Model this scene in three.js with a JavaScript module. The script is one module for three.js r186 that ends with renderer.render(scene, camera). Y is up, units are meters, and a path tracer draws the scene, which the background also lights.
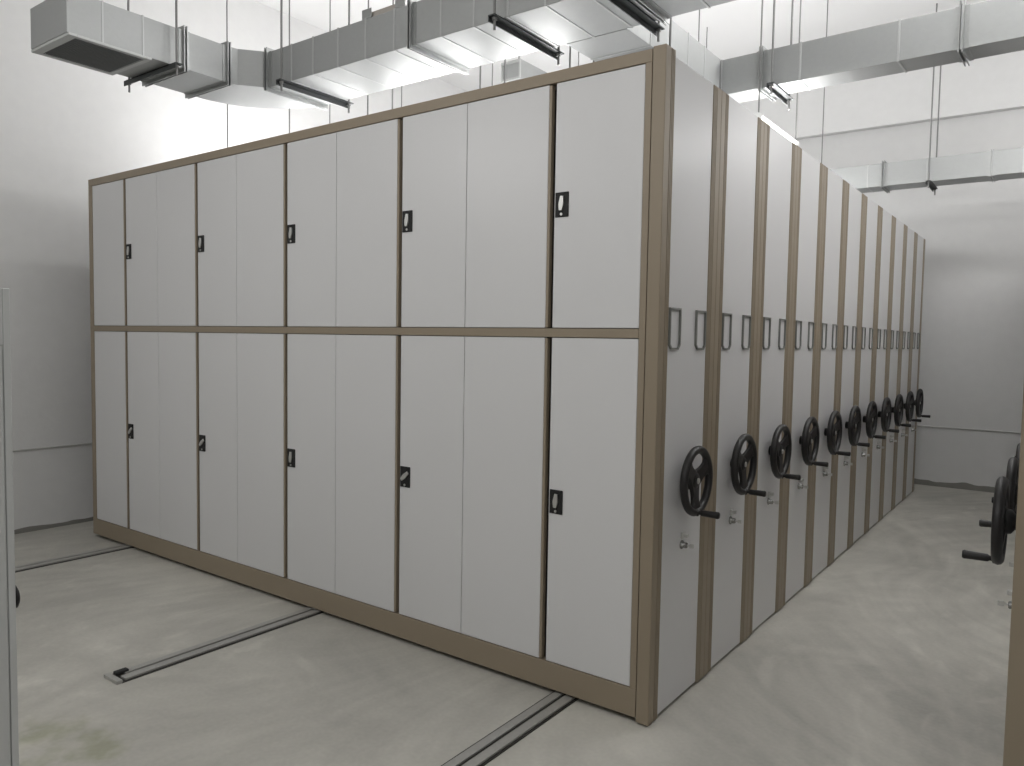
import * as THREE from 'three';
import { RoundedBoxGeometry } from 'three/addons/geometries/RoundedBoxGeometry.js';
import { mergeGeometries } from 'three/addons/utils/BufferGeometryUtils.js';
import { RectAreaLightUniformsLib } from 'three/addons/lights/RectAreaLightUniformsLib.js';
import { ImprovedNoise } from 'three/addons/math/ImprovedNoise.js';

// ---------------------------------------------------------------- camera, renderer, exposure
const scene = new THREE.Scene();
scene.background = new THREE.Color(0x000000);
const camera = new THREE.PerspectiveCamera(2 * Math.atan(383 / 761.69) * 180 / Math.PI, 1024 / 766, 0.05, 60);
{
  const yaw = 0.6346, pitch = -0.05695, roll = 0.016534;
  const R = new THREE.Vector3(Math.cos(yaw), 0, -Math.sin(yaw));
  const F0 = new THREE.Vector3(-Math.sin(yaw), 0, -Math.cos(yaw));
  const Y = new THREE.Vector3(0, 1, 0);
  const F = F0.clone().multiplyScalar(Math.cos(pitch)).addScaledVector(Y, Math.sin(pitch));
  const U = Y.clone().multiplyScalar(Math.cos(pitch)).addScaledVector(F0, -Math.sin(pitch));
  const U3 = U.clone().multiplyScalar(Math.cos(roll)).addScaledVector(R, -Math.sin(roll));
  camera.position.set(1.3012, 1.5427, 2.7222);
  camera.up.copy(U3);
  camera.lookAt(camera.position.clone().add(F));
}
const renderer = new THREE.WebGLRenderer();
renderer.toneMapping = THREE.LinearToneMapping;
renderer.toneMappingExposure = 1.0;
renderer.shadowMap.enabled = true;
RectAreaLightUniformsLib.init();
const LAMP_POWER = 78;           // radiance of a lit tube
const LAMP_TINT = new THREE.Color().setRGB(1.0, 0.99, 0.985);

// ---------------------------------------------------------------- helpers
let seed = 20240611;
const rnd = () => { seed = (seed * 1664525 + 1013904223) >>> 0; return seed / 4294967296; };
const taken = {};
function numbered(n) { const k = taken[n] = (taken[n] ?? -1) + 1; return k ? `${n}_${String(k).padStart(3, '0')}` : n; }
function tag(o, label, category, group, kind) {
  o.userData = { label, category };
  if (group) o.userData.group = group;
  if (kind) o.userData.kind = kind;
  return o;
}
function thing(name, label, category, pos = [0, 0, 0], group) {
  const o = new THREE.Group(); o.name = numbered(name); o.position.set(...pos); scene.add(o);
  return tag(o, label, category, group);
}
function add(name, geo, mat, parent, pos) {
  const m = new THREE.Mesh(geo, mat); m.name = parent === scene ? numbered(name) : name;
  if (pos) m.position.set(...pos);
  m.castShadow = m.receiveShadow = true; parent.add(m); return m;
}
// triangles with texture coordinates in metres, laid along the face's main direction
function metric(g0) {
  const g = g0.index ? g0.toNonIndexed() : g0;
  const p = g.attributes.position, uv = new Float32Array(p.count * 2);
  const a = new THREE.Vector3(), b = new THREE.Vector3(), c = new THREE.Vector3();
  for (let i = 0; i < p.count; i += 3) {
    a.fromBufferAttribute(p, i); b.fromBufferAttribute(p, i + 1); c.fromBufferAttribute(p, i + 2);
    const n = b.clone().sub(a).cross(c.clone().sub(a));
    const x = Math.abs(n.x), y = Math.abs(n.y), z = Math.abs(n.z);
    [a, b, c].forEach((q, k) => {
      const [u, v] = x >= y && x >= z ? [q.z, q.y] : y >= z ? [q.x, q.z] : [q.x, q.y];
      uv[(i + k) * 2] = u; uv[(i + k) * 2 + 1] = v;
    });
  }
  g.setAttribute('uv', new THREE.BufferAttribute(uv, 2));
  return g;
}
// box between two corners, its edges rounded by r
function bx(x0, x1, y0, y1, z0, z1, r = 0) {
  const w = Math.abs(x1 - x0), h = Math.abs(y1 - y0), d = Math.abs(z1 - z0);
  const g = r > 0 ? new RoundedBoxGeometry(w, h, d, 1, Math.min(r, w / 2.01, h / 2.01, d / 2.01)) : new THREE.BoxGeometry(w, h, d);
  g.translate((x0 + x1) / 2, (y0 + y1) / 2, (z0 + z1) / 2);
  return metric(g);
}
const merge = (list) => mergeGeometries(list.map((g) => { const q = g.index ? g.toNonIndexed() : g; for (const k of Object.keys(q.attributes)) if (!['position', 'normal', 'uv'].includes(k)) q.deleteAttribute(k); return q; }));
function prismY(points, y0, y1) {   // outline in (x, z) pulled up from y0 to y1
  const s = new THREE.Shape(points.map(([x, z]) => new THREE.Vector2(x, -z)));
  const g = new THREE.ExtrudeGeometry(s, { depth: y1 - y0, bevelEnabled: false });
  g.rotateX(-Math.PI / 2); g.translate(0, y0, 0);
  return metric(g);
}
function rodY(x, z, y0, y1, r = 0.006) { const g = new THREE.CylinderGeometry(r, r, y1 - y0, 8); g.translate(x, (y0 + y1) / 2, z); return g; }
function rodBetween(a, b, r) {
  const A = new THREE.Vector3(...a), B = new THREE.Vector3(...b), d = B.clone().sub(A);
  const g = new THREE.CylinderGeometry(r, r, d.length(), 8);
  g.applyQuaternion(new THREE.Quaternion().setFromUnitVectors(new THREE.Vector3(0, 1, 0), d.clone().normalize()));
  const m = A.add(B).multiplyScalar(0.5); g.translate(m.x, m.y, m.z); return g;
}

// ---------------------------------------------------------------- textures
const noise = new ImprovedNoise();
const N = (x, y, z = 0) => noise.noise(x, y, z);
const fbm = (x, y, z, o) => { let s = 0, a = 0.5, f = 1; for (let i = 0; i < o; i++) { s += a * N(x * f, y * f, z + i * 7.3); a *= 0.5; f *= 2.03; } return s; };
const smooth = (a, b, x) => { const t = Math.min(1, Math.max(0, (x - a) / (b - a))); return t * t * (3 - 2 * t); };
function tex(w, h, f, srgb, rep = [1, 1]) {
  const d = new Uint8Array(w * h * 4);
  for (let j = 0; j < h; j++) for (let i = 0; i < w; i++) {
    const c = f(i / w, j / h), k = (j * w + i) * 4;
    for (let q = 0; q < 3; q++) d[k + q] = Math.max(0, Math.min(255, Math.round(255 * (Array.isArray(c) ? c[q] : c))));
    d[k + 3] = 255;
  }
  const t = new THREE.DataTexture(d, w, h, THREE.RGBAFormat);
  t.magFilter = THREE.LinearFilter; t.minFilter = THREE.LinearFilter; t.wrapS = t.wrapT = THREE.RepeatWrapping;
  t.repeat.set(...rep); if (srgb) t.colorSpace = THREE.SRGBColorSpace; t.needsUpdate = true; return t;
}
// galvanised spangle: cells of slightly different grey
const spangle = (() => {
  const n = 20, pts = [];
  for (let j = 0; j < n; j++) for (let i = 0; i < n; i++) pts.push([(i + rnd()) / n, (j + rnd()) / n, rnd()]);
  return (u, v) => {
    let best = 9, val = 0; const ci = Math.floor(u * n), cj = Math.floor(v * n);
    for (let dj = -1; dj <= 1; dj++) for (let di = -1; di <= 1; di++) {
      const p = pts[((cj + dj + n) % n) * n + ((ci + di + n) % n)];
      let dx = Math.abs(u - p[0]), dy = Math.abs(v - p[1]); if (dx > 0.5) dx = 1 - dx; if (dy > 0.5) dy = 1 - dy;
      const d = dx * dx + dy * dy; if (d < best) { best = d; val = p[2]; }
    }
    return val;
  };
})();
const tiled = (f, u, v) => { const a = 1 - u, b = 1 - v; return (f(u, v) * a * b + f(u - 1, v) * u * b + f(u, v - 1) * a * v + f(u - 1, v - 1) * u * v) / Math.sqrt(a * a * b * b + u * u * b * b + a * a * v * v + u * u * v * v); };
const spangleMap = tex(512, 512, (u, v) => 0.955 + 0.03 * spangle(u, v), true, [3.1, 3.1]);
const spangleRough = tex(512, 512, (u, v) => 0.80 + 0.15 * spangle(u, v), false, [3.1, 3.1]);
const dents = tex(256, 256, (u, v) => 0.5 + 0.45 * tiled((a, b) => N(a * 4, b * 4, 2), u, v), false, [0.9, 0.9]);
const peel = tex(256, 256, (u, v) => 0.5 + 0.4 * N(u * 64, v * 64, 1.5), false, [3, 3]);
const wallMap = tex(1024, 1024, (u, v) => {
  const a = fbm(u * 6, v * 6, 3.1, 4), b = N(u * 160, v * 160, 8);
  const s = 0.945 + 0.035 * a + 0.008 * b; return [s, s, s * 0.996];
}, true, [0.075, 0.075]);
wallMap.offset.set(0.53, 0.0);
const wallBump = tex(512, 512, (u, v) => 0.5 + 0.35 * tiled((a, b) => fbm(a * 40, b * 40, 1, 3), u, v), false, [0.5, 0.5]);

// concrete floor, drawn over the whole room in metres
const FX0 = -5.13, FX1 = 6.3, FZ0 = -6.8, FZ1 = 5.0;
const floorShade = (x, z) => {
  const wx = x + 0.5 * N(x * 0.9, z * 0.9, 4), wz = z + 0.6 * N(x * 0.8, z * 0.8, 9);
  let t = 0.725;
  t += 0.12 * fbm(wx * 0.55, wz * 0.55, 2, 4);                       // broad patches
  t += 0.075 * fbm(wx * 2.3, wz * 2.0, 12, 4);                        // blotches
  const sw = N(x * 0.5, z * 0.35, 21) * 1.6;
  t += 0.055 * fbm((x + sw) * 9, z * 0.9 + sw, 33, 4);                // long trowel sweeps
  const arc = Math.hypot(x - 2.6 + 0.3 * N(x, z, 3), z + 3.2);
  t += 0.075 * fbm(arc * 11, Math.atan2(z + 3.2, x - 2.6) * 2.2, 51, 3) * smooth(-0.3, 0.4, x);
  const scuff = fbm(wx * 6, wz * 3.2, 71, 4);
  t += 0.05 * smooth(0.05, 0.42, scuff) * smooth(-0.1, 0.25, N(x * 0.7, z * 0.6, 80));   // pale plaster scuffs
  t += 0.020 * N(x * 60, z * 60, 5) + 0.03 * fbm(wx * 12, wz * 10, 91, 3);
  const damp = smooth(0.62, 0.16, Math.hypot((x + 1.72) / 0.55, (z - 1.56) / 0.30) + 1.3 * fbm(x * 4.2, z * 4.2, 61, 5));
  return [t, damp];
};
const floorMap = tex(2048, 2048, (u, v) => {
  const [t, damp] = floorShade(FX0 + u * (FX1 - FX0), FZ0 + v * (FZ1 - FZ0));
  const s = t * (1 - 0.13 * damp);
  return [s * 1.0, s * (0.988 + 0.012 * damp), s * (0.944 - 0.06 * damp)];
}, true);
const floorRough = tex(512, 512, (u, v) => 0.60 + 0.25 * fbm(u * 30, v * 30, 14, 3), false, [0.5, 0.5]);

// ---------------------------------------------------------------- materials
const lin = (r, g, b) => new THREE.Color().setRGB(r, g, b);
const std = (o) => new THREE.MeshStandardMaterial(o);
const M = {
  floor: std({ map: floorMap, roughness: 0.62, roughnessMap: null }),
  wall: std({ color: lin(0.82, 0.82, 0.82), map: wallMap, roughness: 0.9, bumpMap: wallBump, bumpScale: 0.0015 }),
  ceiling: std({ color: lin(0.80, 0.80, 0.795), roughness: 0.95 }),
  cement: std({ color: lin(0.24, 0.235, 0.215), roughness: 0.95, bumpMap: wallBump, bumpScale: 0.006 }),
  conduit: std({ color: lin(0.55, 0.55, 0.53), roughness: 0.5 }),
  white: std({ color: lin(0.68, 0.68, 0.682), roughness: 0.36, bumpMap: peel, bumpScale: 0.00012 }),
  taupe: std({ color: lin(0.285, 0.235, 0.170), roughness: 0.45, bumpMap: peel, bumpScale: 0.00012 }),
  body: std({ color: lin(0.09, 0.08, 0.065), roughness: 0.6 }),
  chassis: std({ color: lin(0.03, 0.03, 0.028), roughness: 0.7 }),
  black: std({ color: lin(0.009, 0.008, 0.008), roughness: 0.45 }),
  plate: std({ color: lin(0.006, 0.006, 0.006), roughness: 0.65 }),
  rubber: std({ color: lin(0.02, 0.02, 0.02), roughness: 0.8 }),
  chrome: std({ color: lin(0.34, 0.34, 0.33), metalness: 1, roughness: 0.25 }),
  satin: std({ color: lin(0.62, 0.62, 0.60), metalness: 0.9, roughness: 0.38 }),
  cardFrame: std({ color: lin(0.22, 0.225, 0.21), metalness: 0.3, roughness: 0.45 }),
  zinc: std({ color: lin(0.44, 0.45, 0.446), map: spangleMap, metalness: 0.85, roughness: 0.62, roughnessMap: spangleRough, bumpMap: dents, bumpScale: 0.0025 }),
  zincFlange: std({ color: lin(0.42, 0.43, 0.425), metalness: 0.85, roughness: 0.4, map: spangleMap }),
  zincSeam: std({ color: lin(0.50, 0.51, 0.505), metalness: 0.7, roughness: 0.5 }),
  darkSteel: std({ color: lin(0.055, 0.06, 0.06), metalness: 0.4, roughness: 0.5 }),
  rod: std({ color: lin(0.22, 0.22, 0.215), metalness: 0.6, roughness: 0.5 }),
  grille: std({ color: lin(0.16, 0.165, 0.165), metalness: 0.3, roughness: 0.6 }),
  grilleFrame: std({ color: lin(0.5, 0.51, 0.5), metalness: 0.4, roughness: 0.5 }),
  railTop: std({ color: lin(0.44, 0.435, 0.41), metalness: 0.3, roughness: 0.45, map: spangleMap }),
  railBase: std({ color: lin(0.05, 0.048, 0.042), metalness: 0.4, roughness: 0.6 }),
  greyPaint: std({ color: lin(0.50, 0.51, 0.50), roughness: 0.5 }),
  bracketBox: std({ color: lin(0.40, 0.37, 0.33), roughness: 0.7 }),
  lampHousing: std({ color: lin(0.75, 0.75, 0.74), roughness: 0.4 }),
  lampTube: std({ color: lin(0.9, 0.9, 0.9), roughness: 0.4, emissive: lin(1, 0.99, 0.985), emissiveIntensity: 4 }),
};

// ---------------------------------------------------------------- the room
const CEIL = 4.72, T = 0.2;
function struct(name, geo, mat) { const m = add(name, geo, mat, scene); m.userData = { kind: 'structure' }; return m; }
{
  const g = new THREE.BoxGeometry(FX1 - FX0 + 2 * T, T, FZ1 - FZ0 + 2 * T);
  g.translate((FX0 + FX1) / 2, -T / 2, (FZ0 + FZ1) / 2);
  const p = g.attributes.position, uv = g.attributes.uv;
  for (let i = 0; i < p.count; i++) uv.setXY(i, (p.getX(i) - FX0) / (FX1 - FX0), (p.getZ(i) - FZ0) / (FZ1 - FZ0));
  tag(struct('floor', g, M.floor), 'grey concrete floor with pale trowel streaks', 'floor', null, 'structure');
}
tag(struct('ceiling', bx(FX0 - T, FX1 + T, CEIL, CEIL + T, FZ0 - T, FZ1 + T), M.ceiling), 'plain white ceiling above the ducts', 'ceiling', null, 'structure');
tag(struct('wall_left', bx(FX0 - T, FX0, 0, CEIL, FZ0 - T, FZ1 + T), M.wall), 'white painted wall left of the doored cabinet', 'wall', null, 'structure');
tag(struct('wall_back', bx(FX0, FX1, 0, CEIL, FZ0 - T, FZ0), M.wall), 'white painted wall closing the far end of the aisle', 'wall', null, 'structure');
tag(struct('wall_right', bx(FX1, FX1 + T, 0, CEIL, FZ0 - T, FZ1 + T), M.wall), 'white painted wall beyond the right shelving row', 'wall', null, 'structure');
tag(struct('wall_front', bx(FX0, FX1, 0, CEIL, FZ1, FZ1 + T), M.wall), 'white painted wall behind the viewer', 'wall', null, 'structure');
// shallow ceiling beam across the back wall, thin surface conduits, rough cement foot of the walls
tag(struct('trim_1', bx(FX0, FX1, 4.0, CEIL, FZ0, FZ0 + 0.1, 0.006), M.wall), 'white shallow beam across the top of the back wall', 'beam', null, 'structure');
tag(struct('trim_2', bx(FX0, FX1, 0.652, 0.664, FZ0, FZ0 + 0.014, 0.004), M.conduit), 'thin grey conduit along the back wall', 'conduit', null, 'structure');
tag(struct('trim_3', bx(FX0, FX0 + 0.014, 0.634, 0.646, FZ0 + 0.02, FZ1, 0.004), M.conduit), 'thin grey conduit along the left wall', 'conduit', null, 'structure');
function foot(len, hmin, hmax, sd) {
  const pts = [[0, 0]], n = Math.round(len / 0.04);
  for (let i = 0; i <= n; i++) pts.push([i / n * len, hmin + (hmax - hmin) * Math.max(0, 0.5 + fbm(i * 0.13, sd, 0, 3) * 1.4)]);
  pts.push([len, 0]);
  const g = new THREE.ExtrudeGeometry(new THREE.Shape(pts.map(([a, b]) => new THREE.Vector2(a, b))), { depth: 0.006, bevelEnabled: false });
  return g;
}
{
  const g = foot(FX1 - FX0, 0.035, 0.085, 4.4); g.translate(FX0, 0, FZ0); 
  tag(struct('baseboard_back', metric(g), M.cement), 'rough unpainted cement strip at the foot of the back wall', 'baseboard', null, 'structure');
  const h = foot(FZ1 - FZ0, 0.015, 0.05, 8.1); h.rotateY(-Math.PI / 2); h.translate(FX0 + 0.006, 0, FZ0);
  tag(struct('baseboard_left', metric(h), M.cement), 'rough unpainted cement strip at the foot of the left wall', 'baseboard', null, 'structure');
}

// ---------------------------------------------------------------- mobile shelving units
const L = 4.626, D = 0.5705, H = 2.664;
const trimProfile = (() => {       // plan of one end trim, fluted next to the panel: x runs inwards from the aisle face, z along it
  const pts = [[0, 0.0025], [0.0025, 0]];
  pts.push([0.034, 0], [0.034, 0.088], [0.004, 0.088]);
  for (let i = 0; i < 3; i++) { const a = 0.085 - i * 0.012; pts.push([0, a], [0, a - 0.006], [0.005, a - 0.0075], [0.005, a - 0.0105]); }
  pts.push([0, 0.047]);
  return pts;
})();
const trimGeo = prismY(trimProfile.map(([x, z]) => [-x, -z]), 0.010, H - 0.010);
const postProfile = trimProfile.map(([x, z]) => [x > 0.03 ? 0.054 : x, z]);
const trimGeoFront = prismY(postProfile.map(([x, z]) => [-x, -z]), 0.008, H + 0.012);
const trimGeoBack = prismY(trimProfile.map(([x, z]) => [-x, z]), 0.010, H - 0.010);
const panelGeo = bx(-0.03, -0.004, 0.016, H - 0.008, -0.4825, -0.088, 0.002);
const cardFrameGeo = (() => {
  const w = 0.104, h = 0.166, c = 0.018, t = 0.0068, outline = (d) => {
    const s = [[-w / 2 + d, h / 2 - d], [w / 2 - d, h / 2 - d], [w / 2 - d, -h / 2 + c + d * 0.4], [w / 2 - c - d * 0.4, -h / 2 + d], [-w / 2 + c + d * 0.4, -h / 2 + d], [-w / 2 + d, -h / 2 + c + d * 0.4]];
    return s.map(([a, b]) => new THREE.Vector2(a, b));
  };
  const s = new THREE.Shape(outline(0)); s.holes.push(new THREE.Path(outline(t)));
  const g = new THREE.ExtrudeGeometry(s, { depth: 0.008, bevelEnabled: true, bevelSize: 0.001, bevelThickness: 0.001, bevelSegments: 1 });
  g.rotateY(Math.PI / 2); return g;
})();
// handwheel seen along x: rim, three webbed spokes, hub and crank grip
const wheelGeo = (() => {
  const rim = new THREE.TorusGeometry(0.131, 0.017, 10, 48); rim.rotateY(Math.PI / 2); rim.translate(0.02, 0, 0);
  const sp = new THREE.Shape();
  sp.moveTo(0.010, -0.038); sp.quadraticCurveTo(0.060, -0.020, 0.092, -0.026); sp.quadraticCurveTo(0.112, -0.032, 0.122, -0.052);
  sp.lineTo(0.134, 0); sp.lineTo(0.122, 0.052); sp.quadraticCurveTo(0.112, 0.032, 0.092, 0.026); sp.quadraticCurveTo(0.060, 0.020, 0.010, 0.038);
  const spoke = new THREE.ExtrudeGeometry(sp, { depth: 0.011, bevelEnabled: true, bevelSize: 0.003, bevelThickness: 0.003, bevelSegments: 2, curveSegments: 8 });
  spoke.translate(0, 0, -0.0055); spoke.rotateY(Math.PI / 2);       // now it points along -z with its depth along x
  const p = spoke.attributes.position; for (let i = 0; i < p.count; i++) p.setX(i, p.getX(i) + 0.02 - 0.012 * Math.max(0, 1 + p.getZ(i) / 0.12));
  spoke.computeVertexNormals();
  const hub = new THREE.LatheGeometry([[0, -0.04], [0.026, -0.04], [0.026, -0.022], [0.040, -0.012], [0.043, 0.006], [0.036, 0.018], [0.020, 0.024], [0, 0.026]].map(([a, b]) => new THREE.Vector2(a, b)), 28);
  hub.rotateZ(-Math.PI / 2);
  const grip = new THREE.LatheGeometry([[0, 0], [0.016, 0], [0.016, 0.012], [0.0085, 0.016], [0.0085, 0.022], [0.0125, 0.028], [0.014, 0.085], [0.0150, 0.097], [0.0125, 0.102], [0, 0.103]].map(([a, b]) => new THREE.Vector2(a, b)), 18);
  grip.rotateZ(-Math.PI / 2);
  const cap = new THREE.LatheGeometry([[0, 0], [0.013, 0], [0.012, 0.004], [0, 0.006]].map(([a, b]) => new THREE.Vector2(a, b)), 18); cap.rotateZ(-Math.PI / 2);
  return { rim, spoke, hub, grip, cap };
})();
const lockGeo = (() => {
  const lathe = (pts) => { const g = new THREE.LatheGeometry(pts.map(([a, b]) => new THREE.Vector2(a, b)), 20); g.rotateZ(-Math.PI / 2); return g; };
  const barrel = lathe([[0, 0], [0.019, 0], [0.019, 0.004], [0.013, 0.006], [0.013, 0.022], [0.011, 0.025], [0, 0.025]]);
  const key = merge([bx(0.024, 0.040, -0.0035, 0.0035, -0.001, 0.001), bx(0.036, 0.056, -0.009, 0.009, -0.0012, 0.0012, 0.001)]);
  const latch = merge([bx(0, 0.012, 0.026, 0.056, -0.013, 0.013, 0.003), bx(0.010, 0.030, 0.034, 0.050, -0.010, 0.010, 0.003)]);
  return { barrel, key, latch };
})();
function handwheel(parent, m, tilt) {
  const w = add('handwheel', wheelGeo.rim, M.black, parent, [0.036 * m, 0.965, -D / 2]);
  if (m < 0) w.rotation.y = Math.PI;
  const pivot = tilt;
  for (let k = 0; k < 3; k++) add('spoke', wheelGeo.spoke, M.black, w).rotation.x = -Math.PI / 2 + k * Math.PI * 2 / 3 + pivot;
  add('hub', wheelGeo.hub, M.black, w);
  add('hub_cap', wheelGeo.cap, M.satin, w, [0.0255, 0, 0]).userData = { label: 'silver disc at the wheel centre' };
  const a = -Math.PI / 2 + pivot;
  add('crank_handle', wheelGeo.grip, M.black, w, [0.022, 0.131 * Math.sin(a), -0.131 * Math.cos(a)]);
}
function makeUnit(m, label, group, z0, tilt) {
  const t = thing('mobile_shelving_unit', label, 'shelving unit', [m > 0 ? 0 : 1.185, 0, z0], group);
  const X = (a, b) => (m > 0 ? [a, b] : [-b, -a]);
  const front = z0 === 0;
  const zf = front ? -0.055 : -0.003;
  add('carcass', bx(...X(-L, front ? -0.058 : -0.034), 0.03, H - 0.05, -D + 0.003, zf, 0.003), M.body, t);
  add('top_cover', bx(...X(-L, front ? -0.056 : -0.034), H - 0.05, H - 0.008, -D + 0.003, front ? -0.046 : zf, 0.004), M.white, t);
  add('chassis', bx(...X(-L + 0.03, -0.045), 0.015, 0.03, -D + 0.03, -0.045), M.chassis, t).userData = { label: 'dark wheeled base under the carcass' };
  const e = new THREE.Object3D(); // frame of the end: turned about for the right row
  const flip = (g) => { if (m > 0) return g; const q = g.clone().rotateY(Math.PI); q.translate(0, 0, -D); return q; };
  if (!front) add('end_trim', flip(trimGeo), M.taupe, t);
  if (m > 0 || !front) { const bt = trimGeoBack.clone(); bt.translate(0, 0, -D + 0.0005); add('end_trim', flip(bt), M.taupe, t); }
  if (m < 0 && front) add('end_trim', flip(trimGeo), M.taupe, t);
  add('end_panel', flip(panelGeo), M.white, t);
  for (const z of [-0.147, -0.4115]) { const g = cardFrameGeo.clone(); g.translate(-0.004, 1.597, z); add('card_holder', flip(g), M.cardFrame, t); }
  handwheel(t, m, tilt);
  const lk = add('lock', flip(lockGeo.barrel.clone().translate(-0.004, 0.685, -D / 2)), M.chrome, t);
  add('key', flip(lockGeo.key.clone().translate(-0.004, 0.685, -D / 2)), M.satin, lk);
  add('latch', flip(lockGeo.latch.clone().translate(-0.004, 0.685, -D / 2)), M.satin, lk);
  if (front) {
    add('corner_post', m > 0 ? trimGeoFront : flip(prismY(postProfile.map(([x, z]) => [-x, z - D]), 0.008, H + 0.012)), M.taupe, t);
    add('plinth', bx(...X(-L, -0.058), 0.024, 0.141, -0.045, 0, 0.002), M.taupe, t);
    add('top_rail', bx(...X(-L, -0.058), 2.621, H + 0.006, -0.045, 0, 0.002), M.taupe, t);
    add('frame_stile', bx(...X(-L, -4.573), 0.141, 2.621, -0.045, 0, 0.002), M.taupe, t);
    add('frame_stile', bx(...X(-0.086, -0.058), 0.141, 2.621, -0.045, 0, 0.002), M.taupe, t);
    add('middle_rail', bx(...X(-4.573, -0.086), 1.556, 1.593, -0.045, 0.0005, 0.002), M.taupe, t);
    const W = 0.8974, rows = [[0.1435, 1.5535, 0.850], [1.5955, 2.6185, 2.112]];
    for (let k = 0; k < 5; k++) rows.forEach(([y0, y1, hy], r) => {
      const x0 = -4.573 + W * k, c = x0 + W / 2;
      const dl = add('door', bx(...X(x0 + 0.0016, c), y0, y1, -0.026, -0.003, 0.003), M.white, t);
      add('meeting_stile', bx(...X(c - 0.002, c + 0.013), y0 + 0.002, y1 - 0.002, -0.030, -0.006, 0.002), M.taupe, dl).userData = { label: 'taupe strip along the door edge' };
      const dr = add('door', bx(...X(c + 0.037, x0 + W - 0.0016), y0, y1, -0.026, -0.003, 0.003), M.white, t);
      const px = (c + 0.0765) * m;
      add('handle_plate', bx(px - 0.033, px + 0.033, hy - 0.052, hy + 0.052, -0.004, 0.0025, 0.003), M.plate, dr).userData = { label: 'black latch plate' };
      const s = new THREE.Shape(); // silver paddle: a long oval, waisted
      s.moveTo(-0.006, -0.028); s.lineTo(0.006, -0.028); s.quadraticCurveTo(0.012, -0.006, 0.0105, 0.004); s.lineTo(0.0065, 0.030); s.lineTo(-0.0065, 0.030); s.lineTo(-0.0105, 0.004); s.quadraticCurveTo(-0.012, -0.006, -0.006, -0.028);
      const g = new THREE.ExtrudeGeometry(s, { depth: 0.005, bevelEnabled: true, bevelSize: 0.0012, bevelThickness: 0.0015, bevelSegments: 1 });
      const turned = r === 0 && (k === 0 || k === 1 || k === 3);
      g.rotateZ(turned ? -0.85 : -0.10);
      add('handle_paddle', g, M.satin, dr, [px, hy + 0.004, 0.003]).userData = { label: 'silver turning paddle' };
      const kh = new THREE.CylinderGeometry(0.006, 0.006, 0.003, 14); kh.rotateX(Math.PI / 2);
      add('keyhole', kh, M.satin, dr, [px, hy - 0.040, 0.0035]).userData = { label: 'small silver key cylinder' };
    });
  }
  return t;
}
const ORD = ['first', 'second', 'third', 'fourth', 'fifth', 'sixth', 'seventh', 'eighth', 'ninth', 'tenth', 'last'];
for (let i = 0; i < 11; i++) {
  const lab = i === 0 ? 'shelving unit with twenty white doors and taupe frame facing the viewer'
    : i === 10 ? 'last white-ended shelving unit of the long row, nearest the back wall'
      : `white-ended shelving unit with black handwheel, ${ORD[i]} in the long row from the doored front`;
  makeUnit(1, lab, 'shelving units of the long row', -i * D, (rnd() - 0.5) * 0.16);
}
for (let i = 0; i < 11; i++) {
  const lab = i === 0 ? 'taupe-cornered shelving unit at the right picture edge, nearest of the right row'
    : `shelving unit across the aisle, ${ORD[i]} of the right row from the near end`;
  makeUnit(-1, lab, 'shelving units of the right row', -i * D, (rnd() - 0.5) * 0.3);
}

// ---------------------------------------------------------------- floor rails
function rail(xc, label) {
  const t = thing('floor_rail', label, 'rail', [xc, 0, 0], 'floor rails of the mobile shelving');
  const z0 = -6.5, z1 = 1.09;
  add('base_strip', bx(-0.06, 0.06, 0, 0.004, z0, z1, 0), M.railBase, t);
  add('rail_bar', bx(-0.046, -0.008, 0.004, 0.0135, z0, z1 - 0.05, 0.002), M.railTop, t);
  add('rail_bar', bx(0.008, 0.050, 0.004, 0.0135, z0, z1 - 0.02, 0.002), M.railTop, t);
  add('end_plate', bx(-0.06, 0.06, 0.0, 0.016, z1 - 0.004, z1 + 0.022, 0.002), M.railTop, t);
  add('end_stop', bx(-0.044, -0.012, 0.010, 0.023, z1 - 0.070, z1 - 0.012, 0.004), M.rubber, t).userData = { label: 'black rubber stop at the rail end' };
}
rail(-0.407, 'steel floor rail running out below the rightmost door of the cabinet');
rail(-2.07, 'steel floor rail with black end stop ending in the middle of the floor');
rail(-4.15, 'steel floor rail nearest the left wall');

// ---------------------------------------------------------------- ducts
const DB = 3.1, DT = 3.32;
function flangeX(parent, x, z0, z1, o = 0.022) {        // ring of paired angle steel round a duct that runs along x
  for (const s of [-1, 1]) {
    const a = x + s * 0.009 - 0.003, b = a + 0.006;
    add('flange', merge([bx(a, b, DT, DT + o, z0 - o, z1 + o), bx(a, b, DB - o, DB, z0 - o, z1 + o), bx(a, b, DB, DT, z1, z1 + o), bx(a, b, DB, DT, z0 - o, z0),
      bx(x + s * 0.034, x + s * 0.006, DB - 0.003, DB, z0, z1), bx(x + s * 0.034, x + s * 0.006, DB, DT, z1, z1 + 0.003)]), M.zincFlange, parent);
  }
}
function flangeZ(parent, z, x0, x1, o = 0.022) {
  for (const s of [-1, 1]) {
    const a = z + s * 0.009 - 0.003, b = a + 0.006;
    add('flange', merge([bx(x0 - o, x1 + o, DT, DT + o, a, b), bx(x0 - o, x1 + o, DB - o, DB, a, b), bx(x0 - o, x0, DB, DT, a, b), bx(x1, x1 + o, DB, DT, a, b),
      bx(x0, x1, DB - 0.003, DB, z + s * 0.034, z + s * 0.006), bx(x1, x1 + 0.003, DB, DT, z + s * 0.034, z + s * 0.006)]), M.zincFlange, parent);
  }
}
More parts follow.
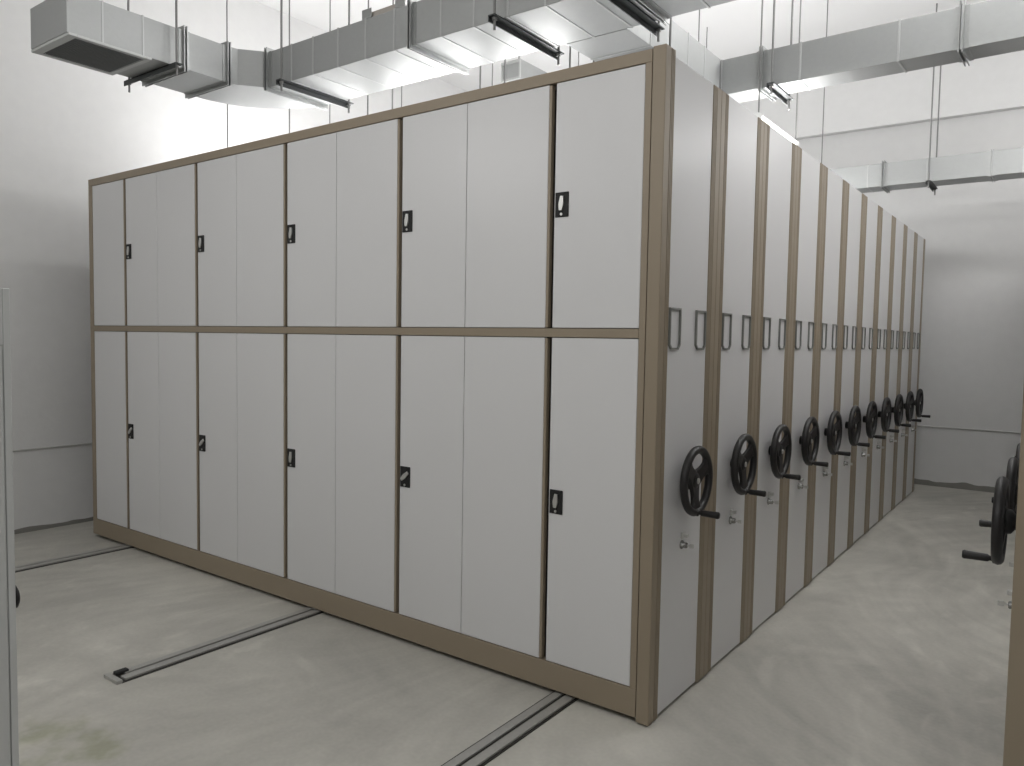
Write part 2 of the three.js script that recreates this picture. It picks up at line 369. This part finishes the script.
function runX(parent, xs, z0, z1) {       // sheet sections between raised seams
  for (let i = 0; i + 1 < xs.length; i++) add('duct_section', bx(xs[i] + 0.001, xs[i + 1] - 0.001, DB, DT, z0, z1, 0.004), M.zinc, parent);
  for (let i = 1; i + 1 < xs.length; i++) add('seam', bx(xs[i] - 0.006, xs[i] + 0.006, DB - 0.003, DT + 0.003, z0 - 0.003, z1 + 0.003, 0.002), M.zincSeam, parent);
}
function runZ(parent, zs, x0, x1) {
  for (let i = 0; i + 1 < zs.length; i++) add('duct_section', bx(x0, x1, DB, DT, zs[i] + 0.001, zs[i + 1] - 0.001, 0.004), M.zinc, parent);
  for (let i = 1; i + 1 < zs.length; i++) add('seam', bx(x0 - 0.003, x1 + 0.003, DB - 0.003, DT + 0.003, zs[i] - 0.005, zs[i] + 0.005, 0.002), M.zincSeam, parent);
}
const range = (a, b, s) => { const r = []; for (let v = a; v < b - s * 0.4; v += s) r.push(v); r.push(b); return r; };
{
  const t = thing('ventilation_duct', 'galvanised duct turning a corner in front above the doored cabinet', 'duct');
  // arm towards the viewer with an outlet grille underneath
  runZ(t, [-0.08, 0.2, 0.445, 0.667, 0.85], -3.42, -2.985);
  add('grille_frame', merge([bx(-3.425, -2.975, DB - 0.014, DB, 0.80, 0.845, 0.002), bx(-3.425, -2.975, DB - 0.014, DB, 0.40, 0.43, 0.002), bx(-3.425, -3.395, DB - 0.014, DB, 0.43, 0.80, 0.002), bx(-3.005, -2.975, DB - 0.014, DB, 0.43, 0.80, 0.002)]), M.grilleFrame, t);
  const sl = []; for (let i = 0; i < 30; i++) sl.push(bx(-3.395, -3.005, DB - 0.010, DB - 0.001, 0.435 + i * 0.0122, 0.441 + i * 0.0122));
  add('grille_bars', merge(sl), M.grille, t).userData = { kind: 'stuff', label: 'fine dark louvres of the duct outlet' };
  flangeZ(t, 0.20, -3.42, -2.985); flangeZ(t, -0.085, -3.42, -2.985);
  // elbow: round outside, two flat facets inside
  add('elbow', prismY([[-3.42, -0.1], [-3.415, -0.22], [-3.385, -0.34], [-3.335, -0.44], [-3.26, -0.53], [-3.17, -0.60], [-3.08, -0.655], [-2.98, -0.70], [-2.87, -0.735], [-2.87, -0.29], [-2.88, -0.262], [-2.975, -0.15], [-2.985, -0.1]], DB, DT), M.zinc, t);
  flangeX(t, -2.86, -0.735, -0.29); 
  // long run to the right
  runX(t, [-2.83, -2.63, -2.427, -2.205, -1.975, -1.75, -1.62, -1.41, -1.19, -0.98, -0.76, -0.54, -0.36, -0.14, 0.08, 0.3, 0.53, 0.76, 1.0, 1.24, 1.48, 1.72, 1.96, 2.2, 2.44, 2.7, 3.0], -0.735, -0.29);
  flangeX(t, -1.62, -0.735, -0.29); flangeX(t, -0.36, -0.735, -0.29); flangeX(t, 0.9, -0.735, -0.29);
  // branch running back to the cross duct
  runZ(t, [-1.97, -1.72, -1.48, -1.24, -1.0, -0.738], -0.93, -0.57);
}
{
  const t = thing('ventilation_duct', 'galvanised cross duct nearer the viewer, high over the aisle', 'duct', [-0.5, 0, -1.985]);
  t.rotation.y = -0.035;
  runX(t, [-0.5, -0.07, 0.17, 0.42, 0.95, 1.25, 2.0, 2.75, 3.5], -0.21, 0);
  flangeX(t, 0.19, -0.21, 0, 0.022); flangeX(t, 1.25, -0.21, 0, 0.022);
}
{
  const t = thing('ventilation_duct', 'galvanised cross duct farther off, over the aisle end', 'duct', [0, 0, -5.48]);
  runX(t, [-2.2, -1.6, -1.0, -0.42, 0.1, 0.62, 0.86, 1.3, 2.0, 2.7, 3.4], -0.275, 0);
  flangeX(t, -0.28, -0.275, 0, 0.022); flangeX(t, 0.62, -0.275, 0, 0.012); flangeX(t, 1.6, -0.275, 0, 0.022);
}
// small outlet box far behind the cabinet top
{
  const t = thing('outlet_box', 'small pale duct outlet box showing just above the cabinet top', 'duct', [-2.38, 0, -2.2]);
  add('box', bx(-0.095, 0.095, 3.585, 3.735, -1.2, 0, 0.004), M.zinc, t);
  add('face_frame', merge([bx(-0.095, 0.095, 3.715, 3.735, 0, 0.012), bx(-0.095, 0.095, 3.585, 3.603, 0, 0.012), bx(-0.095, -0.08, 3.603, 3.715, 0, 0.012), bx(0.08, 0.095, 3.603, 3.715, 0, 0.012)]), M.grilleFrame, t);
  for (const z of [-0.1, -1.0]) add('rod', rodY(0, z, 3.73, CEIL, 0.005), M.rod, t);
}
// trapeze hangers: an angle bar under the duct on two threaded rods
function hanger(axis, at, a, b, label, dark = true, rods = true) {
  const t = thing('duct_hanger', label, 'hanger', [0, 0, 0], 'trapeze hangers of the ducts');
  const m = dark ? M.darkSteel : M.zincFlange;
  if (axis === 'x') {
    add('angle_bar', merge([bx(at - 0.021, at + 0.021, DB - 0.009, DB - 0.003, a, b), bx(at - 0.021, at - 0.016, DB - 0.034, DB - 0.006, a, b)]), m, t);
    if (rods) for (const z of [a + 0.025, b - 0.025]) { add('rod', rodY(at, z, DB - 0.07, CEIL, 0.0065), M.rod, t); add('nut', new THREE.CylinderGeometry(0.013, 0.013, 0.012, 6).translate(at, DB - 0.017, z), M.rod, t); }
  } else {
    add('angle_bar', merge([bx(a, b, DB - 0.009, DB - 0.003, at - 0.021, at + 0.021), bx(a, b, DB - 0.034, DB - 0.006, at + 0.016, at + 0.021)]), m, t);
    if (rods) for (const x of [a + 0.025, b - 0.025]) { add('rod', rodY(x, at, DB - 0.07, CEIL, 0.0065), M.rod, t); add('nut', new THREE.CylinderGeometry(0.013, 0.013, 0.012, 6).translate(x, DB - 0.017, at), M.rod, t); }
  }
  return t;
}
hanger('z', 0.275, -3.50, -2.91, 'dark hanger bar under the duct arm beside the outlet grille');
hanger('x', -2.66, -0.80, -0.215, 'dark hanger bar just right of the duct elbow');
hanger('x', -1.02, -0.83, -0.215, 'dark hanger bar under the long duct above the fourth pair of doors');
hanger('x', -0.43, -0.83, -0.215, 'dark hanger bar under the long duct above the cabinet corner');
hanger('z', -1.12, -1.01, -0.49, 'hanger bar under the short branch behind the long duct');
hanger('x', -0.23, -2.30, -1.90, 'dark hanger bar under the nearer cross duct');
hanger('x', 0.125, -5.86, -5.40, 'small dark hanger under the farther cross duct');
// bracketed block lying on top of the long duct
{
  const t = thing('bracket_block', 'beige block with two steel brackets on top of the long duct', 'bracket', [-1.86, DT + 0.004, -0.34]);
  add('block', bx(-0.13, 0.12, 0, 0.035, -0.05, 0.03, 0.004), M.bracketBox, t);
  for (const x of [-0.13, 0.13]) {
    const g = prismY([[0, 0], [0.075, 0], [0.075, -0.004], [0.004, -0.004], [0.004, -0.06], [0, -0.06]], 0, 0.05);
    g.translate(x - 0.02, 0.0, 0.045); add('bracket', g, M.zincFlange, t);
  }
}

// ---------------------------------------------------------------- lamps: tube battens hung low over the shelving
function lamp(x, y, z, axis, len, label, power = 1, rods = true) {
  const t = thing('tube_lamp', label, 'lamp', [x, y, z], 'tube lamps hung on rods');
  if (axis === 'z') t.rotation.y = Math.PI / 2;
  const tube = new THREE.CylinderGeometry(0.018, 0.018, len - 0.06, 16); tube.rotateZ(Math.PI / 2);
  add('tube', tube, M.lampTube, t);
  for (const s of [-1, 1]) {
    const c = new THREE.CylinderGeometry(0.021, 0.021, 0.034, 16); c.rotateZ(Math.PI / 2); add('end_cap', c, M.lampHousing, t, [s * (len / 2 - 0.017), 0, 0]);
    if (rods) add('rod', rodY(s * (len / 2 - 0.02), 0, 0.02, CEIL - y, 0.005), M.rod, t);
  }
  for (let k = 0; k < 3; k++) {
    const a = -Math.PI / 2 + k * Math.PI * 2 / 3, d = new THREE.Vector3(0, Math.sin(a), Math.cos(a));
    const l = new THREE.RectAreaLight(LAMP_TINT, LAMP_POWER * power, len - 0.06, 0.034);
    l.castShadow = true;
    l.name = 'lamp_light'; l.position.copy(d).multiplyScalar(0.021);
    const zA = d.clone().negate(), xA = new THREE.Vector3(1, 0, 0), yA = zA.clone().cross(xA);
    l.quaternion.setFromRotationMatrix(new THREE.Matrix4().makeBasis(xA, yA, zA));
    t.add(l);
  }
}
lamp(-4.34, 3.0, -1.5, 'z', 1.1, 'tube lamp hidden above the left end of the doored cabinet', 1.0);
lamp(-3.15, 2.93, -1.0, 'x', 0.9, 'tube lamp hidden behind the duct elbow', 0.36);
lamp(-2.1, 2.93, -1.0, 'x', 0.8, 'tube lamp hidden above the middle of the doored cabinet', 0.5);
lamp(-1.3, 2.92, -1.0, 'x', 0.5, 'short tube lamp hidden above the right half of the doored cabinet', 0.5);
lamp(-0.30, 2.912, -2.3, 'z', 0.8, 'tube lamp peeping over the end panels of the third unit', 0.9);
lamp(-3.7, 2.93, -2.9, 'x', 1.2, 'tube lamp over the middle of the long row, left', 0.5);
lamp(-1.7, 2.93, -2.9, 'x', 1.2, 'tube lamp over the middle of the long row, right', 0.6);
lamp(-3.7, 2.93, -4.75, 'x', 1.2, 'tube lamp over the far end of the long row, left', 0.6);
lamp(-1.25, 2.93, -4.75, 'x', 1.2, 'tube lamp over the far end of the long row, right', 0.65);
lamp(2.0, 3.55, -1.3, 'x', 1.2, 'tube lamp over the near end of the right row', 1.1);
lamp(2.0, 3.55, -2.95, 'x', 1.2, 'tube lamp over the middle of the right row', 1.0);
lamp(2.0, 3.55, -4.7, 'x', 1.2, 'tube lamp over the far end of the right row', 1.2);
lamp(0.72, 4.35, -1.05, 'z', 1.2, 'tube lamp under the ceiling over the near part of the aisle', 1.4);
lamp(0.72, 4.35, -3.1, 'z', 1.2, 'tube lamp under the ceiling over the middle of the aisle', 1.2);
lamp(-2.6, 3.05, 2.4, 'x', 1.2, 'tube lamp behind the viewer, left', 1.15);
lamp(-0.4, 3.05, 2.4, 'x', 1.2, 'tube lamp behind the viewer, middle', 1.1);
lamp(1.8, 3.05, 2.4, 'x', 1.2, 'tube lamp behind the viewer, right', 1.1);

// ---------------------------------------------------------------- grey steel cupboard at the left picture edge
{
  const t = thing('steel_cupboard', 'grey steel cupboard with inset door at the left picture edge', 'cupboard', [-0.497, 0, 2.058]);
  const h = 1.632;
  add('carcass', bx(-0.45, -0.004, 0, h, 0, 0.9, 0.004), M.greyPaint, t);
  add('side_frame', bx(-0.004, 0, 0.0, h, 0, 0.014, 0.0015), M.greyPaint, t);
  add('side_frame', bx(-0.004, 0, 0.0, h, 0.886, 0.9, 0.0015), M.greyPaint, t);
  add('head_frame', bx(-0.004, 0, h - 0.118, h, 0.014, 0.886, 0.0015), M.greyPaint, t);
  const d = add('door', bx(-0.003, 0.001, 0.06, h - 0.121, 0.0165, 0.883, 0.0015), M.greyPaint, t);
  add('door_handle', bx(0.001, 0.016, 0.85, 1.0, 0.80, 0.82, 0.004), M.satin, d);
  const k = new THREE.LatheGeometry([[0, 0], [0.02, 0], [0.026, 0.004], [0.026, 0.009], [0.018, 0.013], [0, 0.014]].map(([a, b]) => new THREE.Vector2(a, b)), 20);
  k.rotateX(-Math.PI / 2);
  add('knob', k, M.black, t, [-0.03, 0.968, 0]).userData = { label: 'black round knob on the cupboard side' };
}

renderer.render(scene, camera);
